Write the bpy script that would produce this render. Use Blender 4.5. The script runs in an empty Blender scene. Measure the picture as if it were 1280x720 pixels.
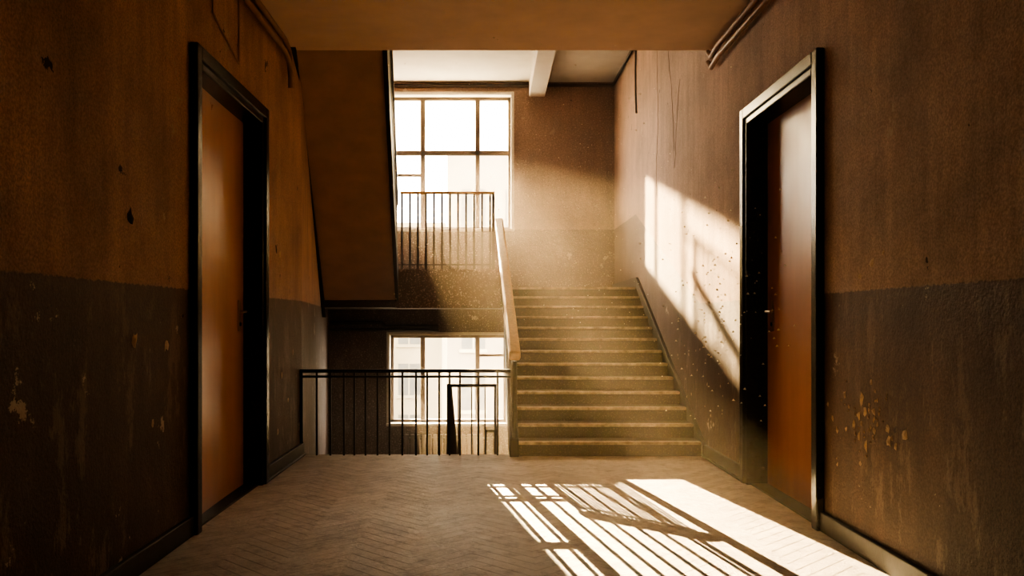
import bpy, math, random
from mathutils import Vector
random.seed(7)
scene = bpy.context.scene
F = 1092.0
XL, XR = -1.664, 1.914
YE = 7.8      # landing edge
YB = 13.23    # back wall
ZC = 3.5      # hall ceiling
ZT = 4.8      # stairwell ceiling
ZH = 1.612    # half landing height
YH = 11.12
XLB = -2.42   # left wall at the back

# ---------------------------------------------------------------- nodes
class NT:
    def __init__(s, name):
        s.m = bpy.data.materials.new(name); s.m.use_nodes = True
        s.t = s.m.node_tree; s.t.nodes.clear()
        s.out = s.t.nodes.new('ShaderNodeOutputMaterial')
        s.p = s.t.nodes.new('ShaderNodeBsdfPrincipled')
        s.t.links.new(s.p.outputs[0], s.out.inputs[0])
        g = s.t.nodes.new('ShaderNodeNewGeometry'); s.pos = g.outputs['Position']
        sp = s.t.nodes.new('ShaderNodeSeparateXYZ'); s.l(s.pos, sp.inputs[0])
        s.x, s.y, s.z = sp.outputs
    def l(s, a, b): s.t.links.new(a, b)
    def put(s, v, sock):
        if hasattr(v, 'links') or hasattr(v, 'is_linked'): s.l(v, sock)
        else: sock.default_value = v
    def math(s, op, a, b=0.0, c=0.0):
        n = s.t.nodes.new('ShaderNodeMath'); n.operation = op
        s.put(a, n.inputs[0]); s.put(b, n.inputs[1]); s.put(c, n.inputs[2]); return n.outputs[0]
    def noise(s, scale, detail=4, rough=.6, stretch=None, off=(0,0,0)):
        mp = s.t.nodes.new('ShaderNodeMapping'); s.l(s.pos, mp.inputs[0])
        mp.inputs['Location'].default_value = off
        if stretch: mp.inputs['Scale'].default_value = stretch
        n = s.t.nodes.new('ShaderNodeTexNoise'); s.l(mp.outputs[0], n.inputs['Vector'])
        n.inputs['Scale'].default_value = scale; n.inputs['Detail'].default_value = detail
        n.inputs['Roughness'].default_value = rough; return n.outputs[0]
    def ramp(s, v, a, b, lo=0.0, hi=1.0):
        n = s.t.nodes.new('ShaderNodeMapRange'); n.clamp = True
        s.put(v, n.inputs[0]); n.inputs[1].default_value = a; n.inputs[2].default_value = b
        n.inputs[3].default_value = lo; n.inputs[4].default_value = hi; return n.outputs[0]
    def mix(s, f, a, b, mode='MIX'):
        n = s.t.nodes.new('ShaderNodeMix'); n.data_type = 'RGBA'; n.blend_type = mode
        s.put(f, n.inputs[0])
        for v, k in ((a, 6), (b, 7)):
            if isinstance(v, tuple): v = (v[0], v[1], v[2], 1)
            s.put(v, n.inputs[k])
        return n.outputs[2]
    def bump(s, h, strength=.3, dist=.01):
        n = s.t.nodes.new('ShaderNodeBump'); n.inputs['Strength'].default_value = strength
        n.inputs['Distance'].default_value = dist; s.l(h, n.inputs['Height'])
        s.l(n.outputs[0], s.p.inputs['Normal'])
    def col(s, v):
        if isinstance(v, tuple): v = (v[0], v[1], v[2], 1)
        s.put(v, s.p.inputs['Base Color'])
    def rough(s, v): s.put(v, s.p.inputs['Roughness'])

def wall_mat(name, upper, dado, kind):
    n = NT(name)
    if kind == 'right': thr = n.ramp(n.y, YE + .1, YH + .2, 1.35, 2.57)
    elif kind == 'back': thr = 2.57
    else: thr = 1.37
    edge = n.math('SUBTRACT', n.z, thr)
    edge = n.math('ADD', edge, n.math('MULTIPLY', n.math('SUBTRACT', n.noise(25, 3), .5), .03))
    isup = n.ramp(edge, -.004, .004)
    c = n.mix(isup, dado, upper)
    big = n.ramp(n.noise(1.3, 6, .65), .3, .7, .65, 1.18)
    streak = n.ramp(n.noise(1.0, 6, .65, (7, 7, .6)), .3, .7, .80, 1.12)
    mul = n.math('MULTIPLY', big, streak)
    grain = n.ramp(n.noise(90, 2, .7), .35, .65, .74, 1.18)
    mul = n.math('MULTIPLY', mul, grain)
    cc = n.t.nodes.new('ShaderNodeCombineXYZ')
    for i in range(3): n.l(mul, cc.inputs[i])
    c = n.mix(1.0, c, cc.outputs[0], 'MULTIPLY')
    if kind == 'back':
        sp = n.ramp(n.noise(48, 2, .6), .57, .64); c = n.mix(n.math('MULTIPLY', sp, .75), c, (.62, .46, .36))
        sp = n.ramp(n.noise(52, 2, .6, off=(9, 9, 9)), .60, .66); c = n.mix(n.math('MULTIPLY', sp, .7), c, (.07, .05, .04))
    sc = n.math('MULTIPLY', n.ramp(n.noise(2.4, 9, .78, (2.2, 2.2, .8), off=(1, 8, 3)), .54, .59), n.ramp(n.z, .1, 2.0, .8, .12))
    c = n.mix(n.math('MULTIPLY', sc, .5), c, (.40, .31, .25))
    peel = n.ramp(n.noise(3.2, 8, .72, off=(3.1, 1.7, 9.2)), .64, .647)
    c = n.mix(peel, c, (.50, .40, .32))
    chip = n.ramp(n.noise(6.5, 5, .6, off=(13, 4, 2)), .70, .705)
    c = n.mix(chip, c, (.06, .045, .038))
    n.col(c)
    n.rough(n.mix(isup, (.66,)*3, (.8,)*3))
    h = n.math('ADD', n.math('MULTIPLY', n.noise(60, 3), .35), n.noise(5, 6, .6))
    h = n.math('SUBTRACT', h, n.math('MULTIPLY', n.math('MAXIMUM', peel, chip), .5))
    n.bump(h, .5, .02)
    return n.m

M = {}
M['wl'] = wall_mat('plaster_left', (.53, .35, .275), (.125, .082, .068), 'left')
M['wr'] = wall_mat('plaster_right', (.52, .365, .295), (.165, .108, .087), 'right')
M['wb'] = wall_mat('plaster_back', (.39, .265, .21), (.155, .096, .075), 'back')

def simple(name, col, rough=.5, noise=.15, scale=12, bump=.0, metal=0, spec=.5):
    n = NT(name)
    f = n.ramp(n.noise(scale, 5), .3, .7)
    a = tuple(max(0, v * (1 - noise)) for v in col); b = tuple(v * (1 + noise) for v in col)
    n.col(n.mix(f, a, b)); n.rough(rough)
    n.p.inputs['Metallic'].default_value = metal
    n.p.inputs['Specular IOR Level'].default_value = spec
    if bump: n.bump(n.noise(scale * 4, 4), bump, .01)
    return n.m
M['ceil'] = simple('ceiling_plaster', (.84, .66, .56), .85, .08, 3, .2)
M['ceilw'] = simple('ceiling_whitewash', (.70, .68, .63), .85, .08, 3, .2)
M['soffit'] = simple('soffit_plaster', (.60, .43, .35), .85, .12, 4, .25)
M['black'] = simple('black_gloss_paint', (.010, .009, .009), .25, .3, 20, spec=.3)
M['iron'] = simple('iron_paint', (.03, .024, .02), .45, .3, 20)
M['trim'] = simple('dark_trim_paint', (.030, .022, .018), .5, .3, 10, .1, spec=.35)
M['wood'] = simple('handrail_wood', (.78, .56, .32), .35, .15, 30)
M['wframe'] = simple('window_frame_paint', (.15, .11, .08), .5, .2, 15)
M['wwhite'] = simple('window_reveal_paint', (.75, .70, .60), .6, .1, 10)
M['pipe'] = simple('pipe_paint', (.34, .21, .14), .5, .2, 10)
M['metal'] = simple('handle_metal', (.45, .36, .28), .3, .1, 30, metal=1)
M['rad'] = simple('radiator_paint', (.20, .15, .12), .5, .1, 10)
M['flake'] = simple('bare_plaster_flake', (.60, .45, .32), .8, .2, 60)
M['hole'] = simple('exposed_brick_chip', (.05, .03, .022), .9, .3, 60)
M['dust'] = simple('dust', (.95, .88, .7), .9, .0)
M['facade'] = simple('facade_render', (.21, .18, .135), .9, .15, .5)
M['facade2'] = simple('facade_light', (.31, .27, .19), .9, .1, .5)
M['fwin'] = simple('facade_window', (.08, .08, .07), .4, .2, 2)
M['street'] = simple('street', (.15, .14, .12), .9, .1, 1)

for key, lo, hi, r in (('door_lit', (.54, .28, .19), (.70, .40, .28), .30), ('door_dim', (.32, .145, .095), (.44, .205, .135), .38)):  # same lacquer twice: brightness of the lit left door put into its colour
    n = NT('door_lacquer')
    n.col(n.mix(n.ramp(n.noise(1.2, 5, .6, (3, 3, .5)), .3, .7), lo, hi))
    n.rough(n.ramp(n.noise(3, 5), .3, .7, r - .03, r + .06)); n.bump(n.noise(5, 4), .08, .02)
    n.p.inputs['Specular IOR Level'].default_value = .9 if key == 'door_lit' else .6
    M[key] = n.m

n = NT('speckled_concrete')
g = n.ramp(n.noise(70, 3, .7), .54, .68)
c = n.mix(n.ramp(n.noise(3, 5), .3, .7), (.035, .023, .018), (.075, .048, .036))
n.col(n.mix(n.math('MULTIPLY', g, .6), c, (.28, .19, .14))); n.rough(.65); n.bump(n.noise(70, 3), .25, .01)
M['step'] = n.m
n = NT('worn_lit_nosing')  # pale edge: worn stone, plus light on the tread edges put into colour
n.col(n.mix(n.ramp(n.noise(14, 5), .3, .65), (.17, .12, .09), (.50, .36, .26))); n.rough(.45); n.bump(n.noise(30, 4), .3, .01)
M['nose'] = n.m

n = NT('parquet_floor')
P = .62
tri = n.math('PINGPONG', n.math('ADD', n.x, 10.0), P / 2)
colid = n.math('FLOOR', n.math('DIVIDE', n.math('ADD', n.x, 10.0), P / 2))
v = n.math('DIVIDE', n.math('ADD', n.y, tri), .115)
row = n.math('FLOOR', v); fr = n.math('FRACT', v)
cc = n.t.nodes.new('ShaderNodeCombineXYZ'); n.l(row, cc.inputs[0]); n.l(colid, cc.inputs[1])
wn = n.t.nodes.new('ShaderNodeTexWhiteNoise'); n.l(cc.outputs[0], wn.inputs['Vector'])
c = n.mix(wn.outputs['Value'], (.46, .395, .335), (.56, .485, .415))
wear = n.ramp(n.noise(2.2, 8, .75), .38, .66)
c = n.mix(n.math('MULTIPLY', wear, .8), c, (.68, .60, .52))
c = n.mix(n.math('MULTIPLY', n.ramp(n.noise(7, 10, .85), .49, .64), .8), c, (.26, .205, .17))
gap = n.ramp(fr, .0, .10, 1, 0)
keep = n.ramp(n.noise(1.7, 5, .7, off=(5, 5, 5)), .38, .62, .2, .7)
c = n.mix(n.math('MULTIPLY', gap, keep), c, (.15, .115, .09))
n.col(c); n.rough(n.ramp(n.noise(9, 5), .3, .7, .34, .6))
h = n.math('SUBTRACT', n.math('ADD', n.math('MULTIPLY', n.noise(38, 7, .75), 1.6), n.math('MULTIPLY', wn.outputs['Value'], .2)), n.math('MULTIPLY', gap, .5))
n.bump(h, .6, .01)
M['floor'] = n.m

m = bpy.data.materials.new('sun_diffusing_glass'); m.use_nodes = True; t = m.node_tree; t.nodes.clear()  # added translucent glazing: stops the direct sun beam, glows white
o = t.nodes.new('ShaderNodeOutputMaterial'); tr = t.nodes.new('ShaderNodeBsdfTranslucent')
nz = t.nodes.new('ShaderNodeTexNoise'); nz.inputs['Scale'].default_value = 2
cr = t.nodes.new('ShaderNodeValToRGB'); cr.color_ramp.elements[0].color = (.7, .66, .52, 1); cr.color_ramp.elements[1].color = (.95, .93, .85, 1)
t.links.new(nz.outputs[0], cr.inputs[0]); t.links.new(cr.outputs[0], tr.inputs[0]); t.links.new(tr.outputs[0], o.inputs[0])
M['diffuser'] = m
m = bpy.data.materials.new('clear_glass'); m.use_nodes = True; t = m.node_tree; t.nodes.clear()
o = t.nodes.new('ShaderNodeOutputMaterial'); a = t.nodes.new('ShaderNodeBsdfTransparent'); b = t.nodes.new('ShaderNodeBsdfGlossy')
a.inputs[0].default_value = (.96, .95, .9, 1); b.inputs['Roughness'].default_value = .05
mx = t.nodes.new('ShaderNodeMixShader'); mx.inputs[0].default_value = .05
t.links.new(a.outputs[0], mx.inputs[1]); t.links.new(b.outputs[0], mx.inputs[2]); t.links.new(mx.outputs[0], o.inputs[0])
M['glass'] = m
m = bpy.data.materials.new('dusty_air'); m.use_nodes = True; t = m.node_tree; t.nodes.clear()
o = t.nodes.new('ShaderNodeOutputMaterial'); vs_ = t.nodes.new('ShaderNodeVolumeScatter')
vs_.inputs['Color'].default_value = (1, .84, .66, 1); vs_.inputs['Density'].default_value = .026; vs_.inputs['Anisotropy'].default_value = .3
t.links.new(vs_.outputs[0], o.inputs['Volume']); M['haze'] = m

# ---------------------------------------------------------------- mesh builder
class MB:
    def __init__(s, name): s.name = name; s.v = []; s.f = []; s.mi = []; s.mats = []
    def mat(s, k):
        if k not in s.mats: s.mats.append(k)
        return s.mats.index(k)
    def add(s, vs, fs, k):
        o = len(s.v); s.v += [tuple(p) for p in vs]; i = s.mat(k)
        for f in fs: s.f.append([a + o for a in f]); s.mi.append(i)
    def box(s, x0, x1, y0, y1, z0, z1, k):
        if x0 > x1: x0, x1 = x1, x0
        if y0 > y1: y0, y1 = y1, y0
        if z0 > z1: z0, z1 = z1, z0
        s.add([(x0,y0,z0),(x1,y0,z0),(x1,y1,z0),(x0,y1,z0),(x0,y0,z1),(x1,y0,z1),(x1,y1,z1),(x0,y1,z1)],
              [(0,3,2,1),(4,5,6,7),(0,1,5,4),(1,2,6,5),(2,3,7,6),(3,0,4,7)], k); return s
    def prism_x(s, pts, xa, xb, k):
        fa = xa if callable(xa) else (lambda y, z: xa); fb = xb if callable(xb) else (lambda y, z: xb)
        N = len(pts)
        vs = [(fa(y, z), y, z) for y, z in pts] + [(fb(y, z), y, z) for y, z in pts]
        fs = [tuple(range(N)), tuple(range(2*N-1, N-1, -1))] + [(i, i+N, (i+1) % N + N, (i+1) % N) for i in range(N)]
        s.add(vs, fs, k); return s
    def prism_z(s, pts, z0, z1, k):
        N = len(pts)
        vs = [(x, y, z0) for x, y in pts] + [(x, y, z1) for x, y in pts]
        fs = [tuple(range(N-1, -1, -1)), tuple(range(N, 2*N))] + [(i, (i+1) % N, (i+1) % N + N, i+N) for i in range(N)]
        s.add(vs, fs, k); return s
    def tube(s, pts, r, k, nseg=10):
        pts = [Vector(p) for p in pts]; rings = []
        for i, p in enumerate(pts):
            if i == 0: d = pts[1] - p
            elif i == len(pts) - 1: d = p - pts[i-1]
            else: d = (pts[i+1] - p).normalized() + (p - pts[i-1]).normalized()
            d.normalize(); up = Vector((0, 0, 1)) if abs(d.z) < .9 else Vector((1, 0, 0))
            a = d.cross(up).normalized(); b = d.cross(a).normalized()
            rings.append([p + r * (math.cos(2*math.pi*j/nseg) * a + math.sin(2*math.pi*j/nseg) * b) for j in range(nseg)])
        vs = [q for rg in rings for q in rg]; fs = []
        for i in range(len(pts) - 1):
            for j in range(nseg):
                fs.append((i*nseg+j, i*nseg+(j+1) % nseg, (i+1)*nseg+(j+1) % nseg, (i+1)*nseg+j))
        fs.append(tuple(range(nseg-1, -1, -1))); fs.append(tuple((len(pts)-1)*nseg + j for j in range(nseg)))
        s.add(vs, fs, k); return s
    def make(s, parent=None, bevel=0, smooth=False):
        me = bpy.data.meshes.new(s.name); me.from_pydata(s.v, [], s.f)
        for k in s.mats: me.materials.append(M[k])
        me.polygons.foreach_set('material_index', s.mi)
        if smooth: me.polygons.foreach_set('use_smooth', [True] * len(me.polygons))
        me.update(); o = bpy.data.objects.new(s.name, me); scene.collection.objects.link(o)
        import bmesh
        bm = bmesh.new(); bm.from_mesh(me); bmesh.ops.recalc_face_normals(bm, faces=bm.faces); bm.to_mesh(me); bm.free()
        if parent: o.parent = parent
        if bevel:
            b = o.modifiers.new('bevel', 'BEVEL'); b.width = bevel; b.segments = 2; b.limit_method = 'ANGLE'; b.angle_limit = math.radians(40)
        return o
def empty(name):
    e = bpy.data.objects.new(name, None); scene.collection.objects.link(e); return e

def wall_cells(mb, axis, c0, c1, u0, u1, z0, z1, ops, k):
    us = sorted({u0, u1, *[o[0] for o in ops], *[o[1] for o in ops]}); zs = sorted({z0, z1, *[o[2] for o in ops], *[o[3] for o in ops]})
    for i in range(len(us)-1):
        for j in range(len(zs)-1):
            um, zm = (us[i]+us[i+1])/2, (zs[j]+zs[j+1])/2
            if any(o[0] < um < o[1] and o[2] < zm < o[3] for o in ops): continue
            if axis == 'x': mb.box(c0, c1, us[i], us[i+1], zs[j], zs[j+1], k)
            else: mb.box(us[i], us[i+1], c0, c1, zs[j], zs[j+1], k)

# ---------------------------------------------------------------- shell
T = .28
LD = (4.91, 6.40); RD = (5.01, 6.43); DH = 2.70
mb = MB('wall_left')
wall_cells(mb, 'x', XL - T, XL, -2, YE, -.25, 5.1, [(LD[0], LD[1], 0, DH)], 'wl')
mb.prism_z([(XL, YE), (XLB, YB), (XLB - T, YB), (XL - T, YE)], -3.2, 5.1, 'wl')
wall_l = mb.make()
mb = MB('wall_right')
wall_cells(mb, 'x', XR, XR + T, -2, YB, -3.2, 5.1, [(RD[0], RD[1], 0, DH)], 'wr')
wall_r = mb.make()
UW = (-2.30, .36, 2.57, 4.62); LW = (-1.50, .29, -.375, .98)
mb = MB('wall_back')
wall_cells(mb, 'y', YB, YB + .32, XLB - T, XR + T, -3.2, 5.1, [UW, LW], 'wb')
mb.make()
MB('wall_front').box(XL - T, XR + T, -2.2, -2, -.25, 5.1, 'wl').make()
MB('wall_upper').box(XL, XR, 4.6, 4.8, ZC + .25, ZT, 'ceil').make()
MB('floor').box(XL, XR, -2, YE, -.25, 0, 'floor').make()
MB('ceiling').box(XL, XR, -2, 7.45, ZC, ZC + .25, 'ceil').make()
mb = MB('ceiling_stairwell')
mb.prism_z([(XL, 4.6), (XR, 4.6), (XR, YB), (XLB, YB), (XL, YE)], ZT, ZT + .2, 'ceilw'); mb.make()
MB('trim_1').box(.62, .86, 7.9, YB, ZT - .22, ZT, 'ceilw').make(bevel=.01)

def xl(y): return XL if y < YE else XL + (XLB - XL) * (y - YE) / (YB - YE)
mb = MB('floor_half_landing')
mb.prism_z([(xl(YH), YH), (XR, YH), (XR, YB), (XLB, YB)], ZH - .25, ZH, 'step')
mb.box(-1.18, .16, YH - .01, YH + .10, ZH - .26, ZH + .235, 'wb'); mb.make()
mb = MB('floor_lower_landing')
mb.prism_z([(xl(11), 11), (XR, 11), (XR, YB), (XLB, YB)], -1.85, -1.6, 'step'); mb.make()
MB('floor_basement').box(-2.6, XR, 7.0, YB, -3.3, -3.2, 'step').make()
MB('wall_under_landing').box(XL, XR, 7.5, 7.7, -3.2, -.25, 'wb').make()

# ---------------------------------------------------------------- right flight (up)
R, TR, Y0 = .124, .285, 7.70
st = empty('staircase')
mb = MB('steps'); pts = [(Y0, 0)]
for k in range(1, 14):
    y = Y0 + (k-1)*TR
    pts += [(y, k*R)]
    if k < 13: pts += [(y + TR, k*R)]
pts += [(YH, ZH - .25), (Y0 + .45, 0)]
mb.prism_x(pts, .25, XR - .002, 'step'); mb.make(st)
mb = MB('nosings')
for k in range(1, 14):
    y = Y0 + (k-1)*TR
    mb.box(.25, XR - .04, y - .028, y + .05, k*R - .022, k*R + .006, 'nose')
mb.make(st, bevel=.008)
s = R / TR
mb = MB('stringer')
mb.prism_x([(Y0 - .05, 0), (Y0 - .05, R + .03), (YH, ZH + .05), (YH, ZH - .30), (Y0 + .5, 0)], .19, .27, 'trim'); mb.make(st, bevel=.006)
mb = MB('trim_2')
mb.prism_x([(Y0 - .06, .0), (Y0 - .06, .10), (YH, ZH + .13), (YH, ZH), (Y0 + .3, 0)], XR - .035, XR + .002, 'trim')
mb.box(XR - .035, XR, YH, YB, ZH, ZH + .13, 'trim'); mb.make(bevel=.006)

hr = empty('stair_handrail')
ya, za, yb, zb = Y0 - .05, .84, YH + .02, 2.42
def rx(y): return .235 + (.14 - .235) * (y - ya) / (yb - ya)
mb = MB('rail')
W = .052; H = .085
mb.add([(rx(ya)-W, ya, za), (rx(ya)+W, ya, za), (rx(yb)+W, yb, zb), (rx(yb)-W, yb, zb),
        (rx(ya)-W, ya, za+H), (rx(ya)+W, ya, za+H), (rx(yb)+W, yb, zb+H), (rx(yb)-W, yb, zb+H)],
       [(0,3,2,1),(4,5,6,7),(0,1,5,4),(1,2,6,5),(2,3,7,6),(3,0,4,7)], 'wood')
mb.make(hr, bevel=.02)
mb = MB('balusters')
mb.tube([(rx(ya+.05), ya + .04, 0), (rx(ya), ya + .04, za)], .022, 'iron', 10)
y = ya + .2
while y < YH:
    zt = za + (zb - za) * (y - ya) / (yb - ya); zz = R + .03 + (y - Y0) * s
    mb.tube([(.225, y, zz - .03), (rx(y), y, zt + .01)], .009, 'iron', 6); y += .1425
mb.tube([(.22, ya + .04, .22), (.17, YH - .02, ZH + .16)], .011, 'iron', 6)
mb.tube([(.22, ya + .04, za-.04), (rx(yb), yb - .02, zb-.03)], .011, 'iron', 6)
mb.make(hr)

# ---------------------------------------------------------------- landing railing
rl = empty('landing_railing')
mb = MB('bars'); yy = 7.74; top = .764
mb.box(XL + .0, .20, yy - .022, yy + .022, top - .03, top, 'iron')
mb.box(XL + .0, .20, yy - .012, yy + .012, top - .075, top - .055, 'iron')
for px in (377, 396, 413, 430, 443, 457, 472, 487, 503, 520, 534, 549, 562, 575, 598, 622):
    x = (px - 610) / F * yy
    r = .013 if px == 377 else .0085
    mb.box(x - r, x + r, yy - r, yy + r, 0, top - .02, 'iron')
mb.make(rl, bevel=.003)

rl = empty('balcony_railing')
mb = MB('bars'); yy = YH + .05; top = 2.84; zb0 = ZH + .235
mb.box(-1.12, .085, yy - .02, yy + .02, top - .03, top, 'wood')
mb.box(-1.18, .085, yy - .01, yy + .01, zb0 + .05, zb0 + .07, 'iron')
for i in range(12):
    x = -1.10 + i * .1025
    mb.box(x - .013, x + .013, yy - .009, yy + .009, zb0 - .01, top - .02, 'iron')
mb.box(.05, .085, yy - .018, yy + .018, zb0, top - .02, 'iron')
mb.make(rl)

# ---------------------------------------------------------------- left upper flight
st2 = empty('staircase')
NS = 14; R2 = (ZC + .25 - ZH) / NS; T2 = (YH - 7.45) / (NS - 1)
def xr2(y, z=0): return -1.18 + (-.90 + 1.18) * (YH - y) / (YH - 7.45)
def xl2(y, z=0): return xl(y) + .002
def zs(y): return (ZH - .16) + (ZC - (ZH - .16)) * (YH - y) / (YH - 7.45)
mb = MB('steps')
for k in range(1, NS):
    y1 = YH - (k-1)*T2; y0 = y1 - T2
    mb.prism_x([(y0, zs(y0)), (y1, zs(y1)), (y1, ZH + k*R2), (y0, ZH + k*R2)], xl2, xr2, 'soffit')
mb.make(st2)
mb = MB('stringer')
mb.prism_x([(7.45, zs(7.45) - .02), (YH, zs(YH) - .02), (YH, ZH + R2 + .05), (7.45, ZC + .25 + R2 + .02)], xr2, lambda y, z: xr2(y) + .04, 'trim'); mb.make(st2)
mb = MB('wall_stringer')
mb.prism_x([(7.3, zs(7.3) - .05), (YH + .3, zs(YH + .3) - .05), (YH + .3, zs(YH + .3)), (7.3, zs(7.3))], lambda y, z: xl(y), lambda y, z: xl(y) + .05, 'trim'); mb.make(st2)
mb = MB('railing')
y = YH - .1
while y > 7.9:
    zb_ = zs(y) + .30
    mb.tube([(xr2(y) + .02, y, zb_), (xr2(y) + .02, y, min(zb_ + .92, ZT - .05))], .008, 'iron', 6); y -= .13
mb.tube([(xr2(YH) + .02, YH, zs(YH) + 1.22), (xr2(8.1) + .02, 8.1, min(zs(8.1) + 1.22, ZT - .05))], .022, 'iron', 8)
mb.make(st2)

# lower flight
st3 = empty('staircase')
mb = MB('steps')
for k in range(1, 14):
    y0 = YE + .02 + (k-1)*.245
    mb.box(-1.64, -.45, y0, y0 + .25, -k*R - .2, -k*R, 'step')
mb.make(st3)
lr = empty('lower_flight_railing')
mb = MB('bars')
def frame(px0, px1, yy, py_top, zbot):
    S = F / yy; x0, x1 = (px0-610)/S, (px1-610)/S; z = 1.2 - (py_top-400)/S
    mb.box(x0-.012, x0+.012, yy-.012, yy+.012, zbot, z, 'iron'); mb.box(x1-.012, x1+.012, yy-.012, yy+.012, zbot, z, 'iron')
    mb.box(x0-.012, x1+.012, yy-.015, yy+.015, z-.03, z, 'iron')
    xx = x0 + .1
    while xx < x1 - .05: mb.box(xx-.006, xx+.006, yy-.006, yy+.006, zbot, z-.02, 'iron'); xx += .13
frame(560, 619, 8.5, 480, -1.6); frame(607, 622, 9.6, 537, -1.6)
mb.tube([(-.37, 8.5, .56), (-.37, 10.98, -.75)], .018, 'iron', 8)
for i in range(12):
    y = 8.6 + i*.2; mb.tube([(-.37, y, .56 - (y-8.5)*.524), (-.37, y, -.55 - (y-8.5)*.5)], .008, 'iron', 6)
mb.make(lr)

# ---------------------------------------------------------------- doors
def door(name, side, y0, y1, depth, hy, sgn, mat):
    """depth(y): how far the (slightly bowed) leaf sits inside the wall"""
    X = XL if side < 0 else XR; d = side
    e = empty(name); fw = .075
    fr = MB('frame'); a, b = X - d*.035, X + d*.19
    fr.box(a, b, y0 - .01, y0 + fw, 0, DH, 'black'); fr.box(a, b, y1 - fw, y1 + .01, 0, DH, 'black')
    fr.box(a, b, y0 + fw, y1 - fw, DH - fw, DH + .01, 'black')
    a2, b2 = X - d*.05, X - d*.001
    fr.box(a2, b2, y0 - .05, y0 + .03, 0, DH + .05, 'black'); fr.box(a2, b2, y1 - .03, y1 + .05, 0, DH + .05, 'black')
    fr.box(a2, b2, y0 + .03, y1 - .03, DH - .03, DH + .05, 'black')
    fr.make(e, bevel=.008)
    ya, yb = y0 + fw, y1 - fw
    lf = MB('leaf'); N = 28
    front = [(X + d*depth(ya + (yb-ya)*i/N), ya + (yb-ya)*i/N) for i in range(N+1)]
    back = [(x + d*.045, y) for x, y in front][::-1]
    lf.prism_z(front + back, .012, DH - fw + .005, mat); lf.make(e)
    th = MB('threshold'); th.box(X, X + d*.22, ya, yb, 0, .012, 'trim'); th.make(e)
    bk = MB('backing'); bk.box(X + d*.225, X + d*.27, y0, y1, 0, DH, 'trim'); bk.make(e)
    h = MB('handle')
    xp = X + d*depth(hy)
    h.box(xp - d*.010, xp + d*.004, hy - .022, hy + .022, 1.12, 1.34, 'metal')
    h.tube([(xp, hy, 1.26), (xp - d*.055, hy, 1.26), (xp - d*.06, hy + sgn*.02, 1.26), (xp - d*.06, hy + sgn*.13, 1.255)], .010, 'metal', 8)
    h.tube([(xp, hy, 1.17), (xp - d*.018, hy, 1.17)], .014, 'black', 10)
    h.make(e, bevel=.002)
    return e
def bow(y):  # leaf curve shaped so the door mirrors the bright window
    t = y - 4.98
    return .070 + math.radians(3.1)*t - math.radians(2.3)*t*t/2
door('door_1', -1, LD[0], LD[1], bow, LD[1] - .20, -1, 'door_lit')
door('door_2', 1, RD[0], RD[1], lambda y: .12, RD[1] - .20, -1, 'door_dim')

mb = MB('baseboard_left'); mb.box(XL, XL + .03, -2, LD[0] - .05, 0, .11, 'trim'); mb.box(XL, XL + .03, LD[1] + .05, YE - .02, 0, .11, 'trim')
mb.box(XL, XL + .045, LD[1] + .05, YE - .02, 0, .02, 'trim'); mb.make(bevel=.006)
mb = MB('baseboard_right'); mb.box(XR - .03, XR, -2, RD[0] - .05, 0, .11, 'trim'); mb.box(XR - .03, XR, RD[1] + .05, Y0 - .06, 0, .11, 'trim')
mb.box(XR - .045, XR, RD[1] + .05, Y0 - .06, 0, .02, 'trim'); mb.make(bevel=.006)

# ---------------------------------------------------------------- windows
def window(name, op, vs, hs, extra, diffuser_z):
    x0, x1, z0, z1 = op; e = empty(name); fr = MB('frame'); y0, y1 = YB + .15, YB + .22
    o = .055
    fr.box(x0, x0+o, y0, y1, z0, z1, 'wframe'); fr.box(x1-o, x1, y0, y1, z0, z1, 'wframe')
    fr.box(x0, x1, y0, y1, z0, z0+o, 'wframe'); fr.box(x0, x1, y0, y1, z1-o, z1, 'wframe')
    for v in vs: fr.box(v-.035, v+.035, y0, y1, z0+o, z1-o, 'wframe')
    for h in hs: fr.box(x0+o, x1-o, y0, y1, h-.035, h+.035, 'wframe')
    for (a, b, z) in extra: fr.box(a, b, y0+.005, y1-.005, z-.022, z+.022, 'wframe')
    fr.make(e, bevel=.005)
    rv = MB('reveal'); t = .012
    rv.box(x0, x0+t, YB-.004, y0, z0, z1, 'wwhite'); rv.box(x1-t, x1, YB-.004, y0, z0, z1, 'wwhite')
    rv.box(x0+t, x1-t, YB-.004, y0, z1-t, z1, 'wwhite'); rv.make(e)
    c = MB('casing'); w = .035
    c.box(x1, x1+w, YB-.02, YB, z0-w, z1+w, 'wwhite'); c.box(x0-w, x0, YB-.02, YB, z0-w, z1+w, 'wwhite'); c.box(x0, x1, YB-.02, YB, z1, z1+w, 'wwhite'); c.make(e, bevel=.004)
    sl = MB('sill'); sl.box(x0-.04, x1+.04, YB-.05, y0, z0-.03, z0+.012, 'wwhite'); sl.make(e, bevel=.006)
    ym = (y0+y1)/2
    if diffuser_z < z1:  # upper panes made diffusing to keep direct sun off the wall
        g = MB('sun_diffusing_pane'); g.add([(x0+o,ym,diffuser_z),(x1-o,ym,diffuser_z),(x1-o,ym,z1-o),(x0+o,ym,z1-o)], [(0,1,2,3)], 'diffuser'); g.make(e)
    zt = min(diffuser_z, z1-o)
    g = MB('pane'); g.add([(x0+o,ym,z0+o),(x1-o,ym,z0+o),(x1-o,ym,zt),(x0+o,ym,zt)], [(0,1,2,3)], 'glass'); g.make(e)
window('window_1', UW, [-1.0, -.16], [3.76], [(-1.6, -1.03, 3.42)], 3.76)
window('window_2', LW, [-1.0, -.16], [], [(-.13, .24, .66)], 99)

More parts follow.
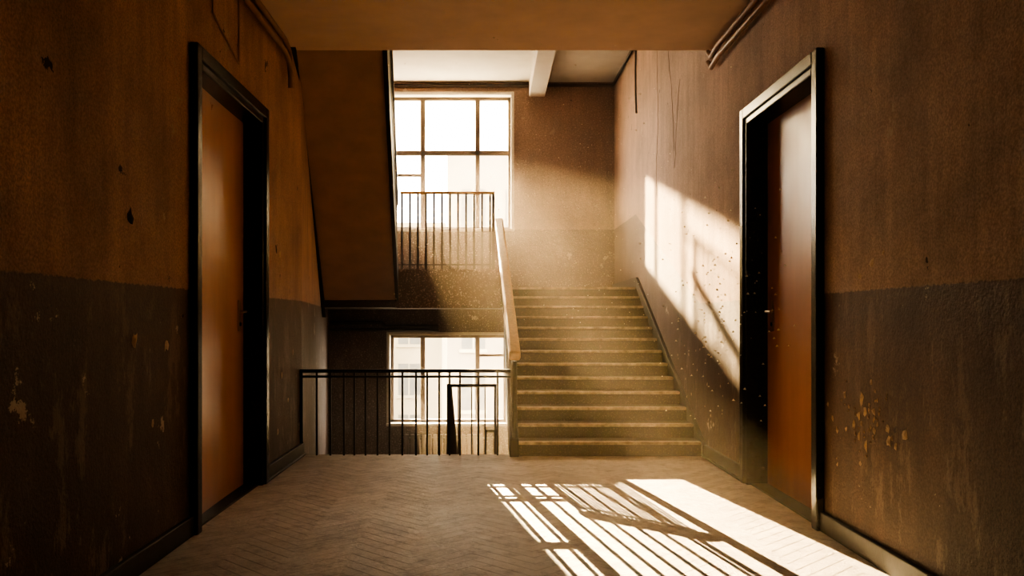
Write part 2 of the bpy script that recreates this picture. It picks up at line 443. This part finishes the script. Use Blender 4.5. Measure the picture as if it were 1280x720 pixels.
rd = MB('radiator')
for i in range(14):
    x = -1.25 + i*.085
    rd.box(x, x+.06, YB-.14, YB-.04, -1.15, -.52, 'rad')
rd.tube([(-1.25, YB-.09, -.58), (-.05, YB-.09, -.58)], .02, 'rad'); rd.tube([(-1.25, YB-.09, -1.08), (-.05, YB-.09, -1.08)], .02, 'rad')
rd.tube([(-.05, YB-.09, -.58), (.1, YB-.09, -.58), (.1, YB-.09, -1.6)], .018, 'rad')
rd.box(-1.1, -1.05, YB-.12, YB-.05, -1.6, -1.1, 'rad'); rd.box(-.3, -.25, YB-.12, YB-.05, -1.6, -1.1, 'rad')
rd.make(bevel=.015)

# ---------------------------------------------------------------- pipes & cables
p = MB('heating_pipe')
for dz in (0, .09):
    p.tube([(XL + .05, -1.9, ZC - .07 - dz), (XL + .05, 6.95, ZC - .07 - dz), (XL + .05, 7.1, ZC - .12 - dz), (XL + .05, 7.15, ZC - .4 + dz)], .022, 'pipe')
p.make(smooth=True)
p = MB('heating_pipe')
for dz in (0, .09):
    p.tube([(XR - .05, -1.9, ZC - .07 - dz), (XR - .05, 7.1, ZC - .07 - dz), (XR - .05, 7.3, ZC - .10 - dz), (XR - .05, 7.40, ZC-.03 - dz)], .022, 'pipe')
p.make(smooth=True)
p = MB('conduit_pipe')
p.tube([(XL, YB - .04, ZT - .06), (XR - .12, YB - .04, ZT - .06), (XR - .04, YB - .12, ZT - .08), (XR - .04, 7.6, ZT - .08)], .022, 'iron')
p.make(smooth=True)
p = MB('electric_cable')
p.tube([(XR - .02, 11.2, ZT - .11), (XR - .015, 11.25, 4.4), (XR - .03, 11.15, 4.1), (XR - .012, 11.2, 3.85)], .012, 'iron', 6); p.make(wall_r)
p = MB('electric_conduit')
for y, z0 in ((5.25, 3.05), (5.8, 2.9)):
    p.tube([(XL + .01, y, z0), (XL + .01, y, ZC - .1)], .006, 'pipe', 6)
p.tube([(XL + .01, 5.25, 3.05), (XL + .01, 5.8, 2.9)], .006, 'pipe', 6)
p.make(wall_l)

p = MB('service_pipe')
p.tube([(-2.38, YB-.06, 1.16), (-1.6, YB-.06, 1.16), (-1.55, YB-.06, 1.10), (-.75, YB-.06, 1.10)], .03, 'trim', 8)
p.tube([(-2.38, YB-.06, 1.06), (-.75, YB-.06, 1.04)], .022, 'trim', 8); p.make(smooth=True)

# ---------------------------------------------------------------- cracks, flakes
cr = MB('wall_crack')
def crack(y, z, ln, drift, x=XR):
    pts = []
    while ln > 0:
        pts.append((x - .001, y, z)); z -= .07; y += drift*.07 + random.uniform(-.03, .03); ln -= .07
    cr.tube(pts, .0025, 'hole', 4)
crack(9.9, 4.5, 1.9, .1); crack(9.3, 4.2, 1.3, -.2); crack(8.7, 3.6, .9, .3)
cr.make(wall_r)
def chips(name, lst, side):
    b = MB(name); X = XL + .002 if side < 0 else XR - .002
    for (y, z, r, k) in lst:
        N = random.randint(6, 9); ring = []
        for i in range(N):
            a = 2*math.pi*i/N; q = r*random.uniform(.4, 1.2)
            ring.append((X, y + q*math.cos(a)*.9, z + q*math.sin(a)))
        c = (X - side*.006, y, z)
        b.add(ring + [c], [(i, (i+1) % N, N) for i in range(N)], k)
    b.make(wall_l if side < 0 else wall_r)
L = []
def pr(px, py, side):
    X = XL if side < 0 else XR; y = X*F/(px-610); return y, 1.2-(py-400)*y/F
for px, py, r, k in ((345,312,.045,'hole'),(350,318,.035,'flake'),(162,272,.045,'hole'),(168,424,.04,'flake'),(207,432,.04,'flake'),(336,418,.035,'flake'),(352,470,.03,'flake'),(228,395,.02,'hole'),(190,530,.025,'flake'),(360,500,.03,'flake'),(347,540,.03,'flake'),(366,440,.03,'flake')):
    y, z = pr(px, py, -1); L.append((y, z, r, k))
chips('peeling_paint', L, -1)
L = []
for i in range(60):
    px = random.gauss(1082, 22); py = random.gauss(528, 24)
    y, z = pr(px, py, 1); L.append((y, z, abs(random.gauss(.009, .012)) + .005, 'flake'))
for px, py, r in ((1090,330,.035),(1075,345,.025),(1105,315,.02)):
    y, z = pr(px, py, 1); L.append((y, z, r, 'flake'))
for i in range(22):
    px = random.uniform(845, 905); py = 500 + (px-835)*.6 - random.uniform(0, 90)
    y, z = pr(px, py, 1); L.append((y, z, random.uniform(.006, .022), 'flake'))
chips('peeling_paint', L, 1)

hz = MB('dusty_air')
e_ = .003
hz.prism_z([(XL+e_, 3.2), (XR-e_, 3.2), (XR-e_, YB-e_), (XLB+.01, YB-e_), (XL+e_, YE)], -3.1, ZT-e_, 'haze'); air = hz.make()
d = MB('dust_motes')
def mote(x, y, z, r):
    a = random.random()*6
    vs = [(x + r*math.cos(a+t), y + r*math.sin(a+t)*.7, z + dz) for t, dz in ((0, -r*.5), (2.1, -r*.4), (4.2, -r*.3))] + [(x, y, z + r*.8)]
    d.add(vs, [(0,1,2),(0,1,3),(1,2,3),(2,0,3)], 'dust')
for i in range(170):
    yy = random.uniform(5.2, 7.4); x = random.uniform(1.45, 1.86); z = random.gauss(1.3, .4)
    mote(x, yy, z, random.uniform(.005, .013))
for i in range(450):
    mote(random.uniform(-1.0, 1.75), random.uniform(6, 12.7), random.uniform(1.0, 3.6), random.uniform(.004, .009))
d.make(air)

# ---------------------------------------------------------------- exterior
def building(name, x0, x1, y0, z1, k, cw, ch, dep=6):
    b = MB(name); b.box(x0, x1, y0, y0 + dep, -5, z1, k)
    b.box(x0-.15, x1+.15, y0-.2, y0+dep, z1-.25, z1, 'facade2')
    x = x0 + .5
    while x + cw < x1:
        z = -4
        while z + ch < z1 - .4:
            b.box(x, x+cw, y0-.02, y0+.05, z, z+ch, 'fwin'); b.box(x-.08, x+cw+.08, y0-.08, y0, z-.12, z, 'facade2')
            b.box(x+cw/2-.03, x+cw/2+.03, y0-.04, y0, z, z+ch, 'facade2')
            z += ch + .8
        x += cw + .7
    b.make()
building('sun_blocking_tower', -1.4, 9, 30, 8.2, 'facade', .8, 1.3)
building('sun_blocking_tower', -4.2, -1.9, 36, 5.2, 'facade2', .9, 1.3)
building('sun_blocking_tower', -9.5, -4.95, 34, 13.5, 'facade2', .9, 1.3, 1.5)  # unseen tower, added to cut the left side of the floor sun
MB('street').box(-40, 40, YB + 1.5, 60, -5.2, -5, 'street').make()

# ---------------------------------------------------------------- light
w = bpy.data.worlds.new('World'); scene.world = w; w.use_nodes = True
bg = w.node_tree.nodes['Background']; bg.inputs[0].default_value = (1.0, .85, .68, 1); bg.inputs[1].default_value = 27
def sun(name, a, m, strength, col, ang=.4):
    l = bpy.data.lights.new(name, 'SUN'); l.energy = strength; l.color = col; l.angle = math.radians(ang)
    o = bpy.data.objects.new(name, l); scene.collection.objects.link(o)
    dv = Vector((a, -1, -m)); o.rotation_euler = dv.to_track_quat('-Z', 'Y').to_euler(); o.location = (-a*25, 38, 3 + 25*m)
sun('sun', .60, .28, 40, (1, .71, .36), 1.8)
sun('sun_added_floor', .17, .39, 50, (1, .71, .37), .08)  # second sun, added only to cast the floor stripes
for nm, op in (('portal_upper', UW), ('portal_lower', LW)):
    l = bpy.data.lights.new(nm, 'AREA'); l.shape = 'RECTANGLE'; l.size = op[1]-op[0]; l.size_y = op[3]-op[2]
    l.cycles.is_portal = True
    o = bpy.data.objects.new(nm, l); scene.collection.objects.link(o)
    o.location = ((op[0]+op[1])/2, YB + .3, (op[2]+op[3])/2); o.rotation_euler = (math.radians(-90), 0, 0)

try:
    scene.view_settings.view_transform = 'AgX'; scene.view_settings.look = 'AgX - High Contrast'
    scene.view_settings.exposure = .2
except Exception as ex: print(ex)

cam = bpy.data.cameras.new('camera'); co = bpy.data.objects.new('camera', cam); scene.collection.objects.link(co)
cam.sensor_width = 36; cam.lens = 36*F/1280; cam.shift_x = 30/1280; cam.shift_y = 40/1280; cam.clip_start = .05
co.location = (0, 0, 1.2); co.rotation_euler = (math.radians(90), 0, 0); scene.camera = co
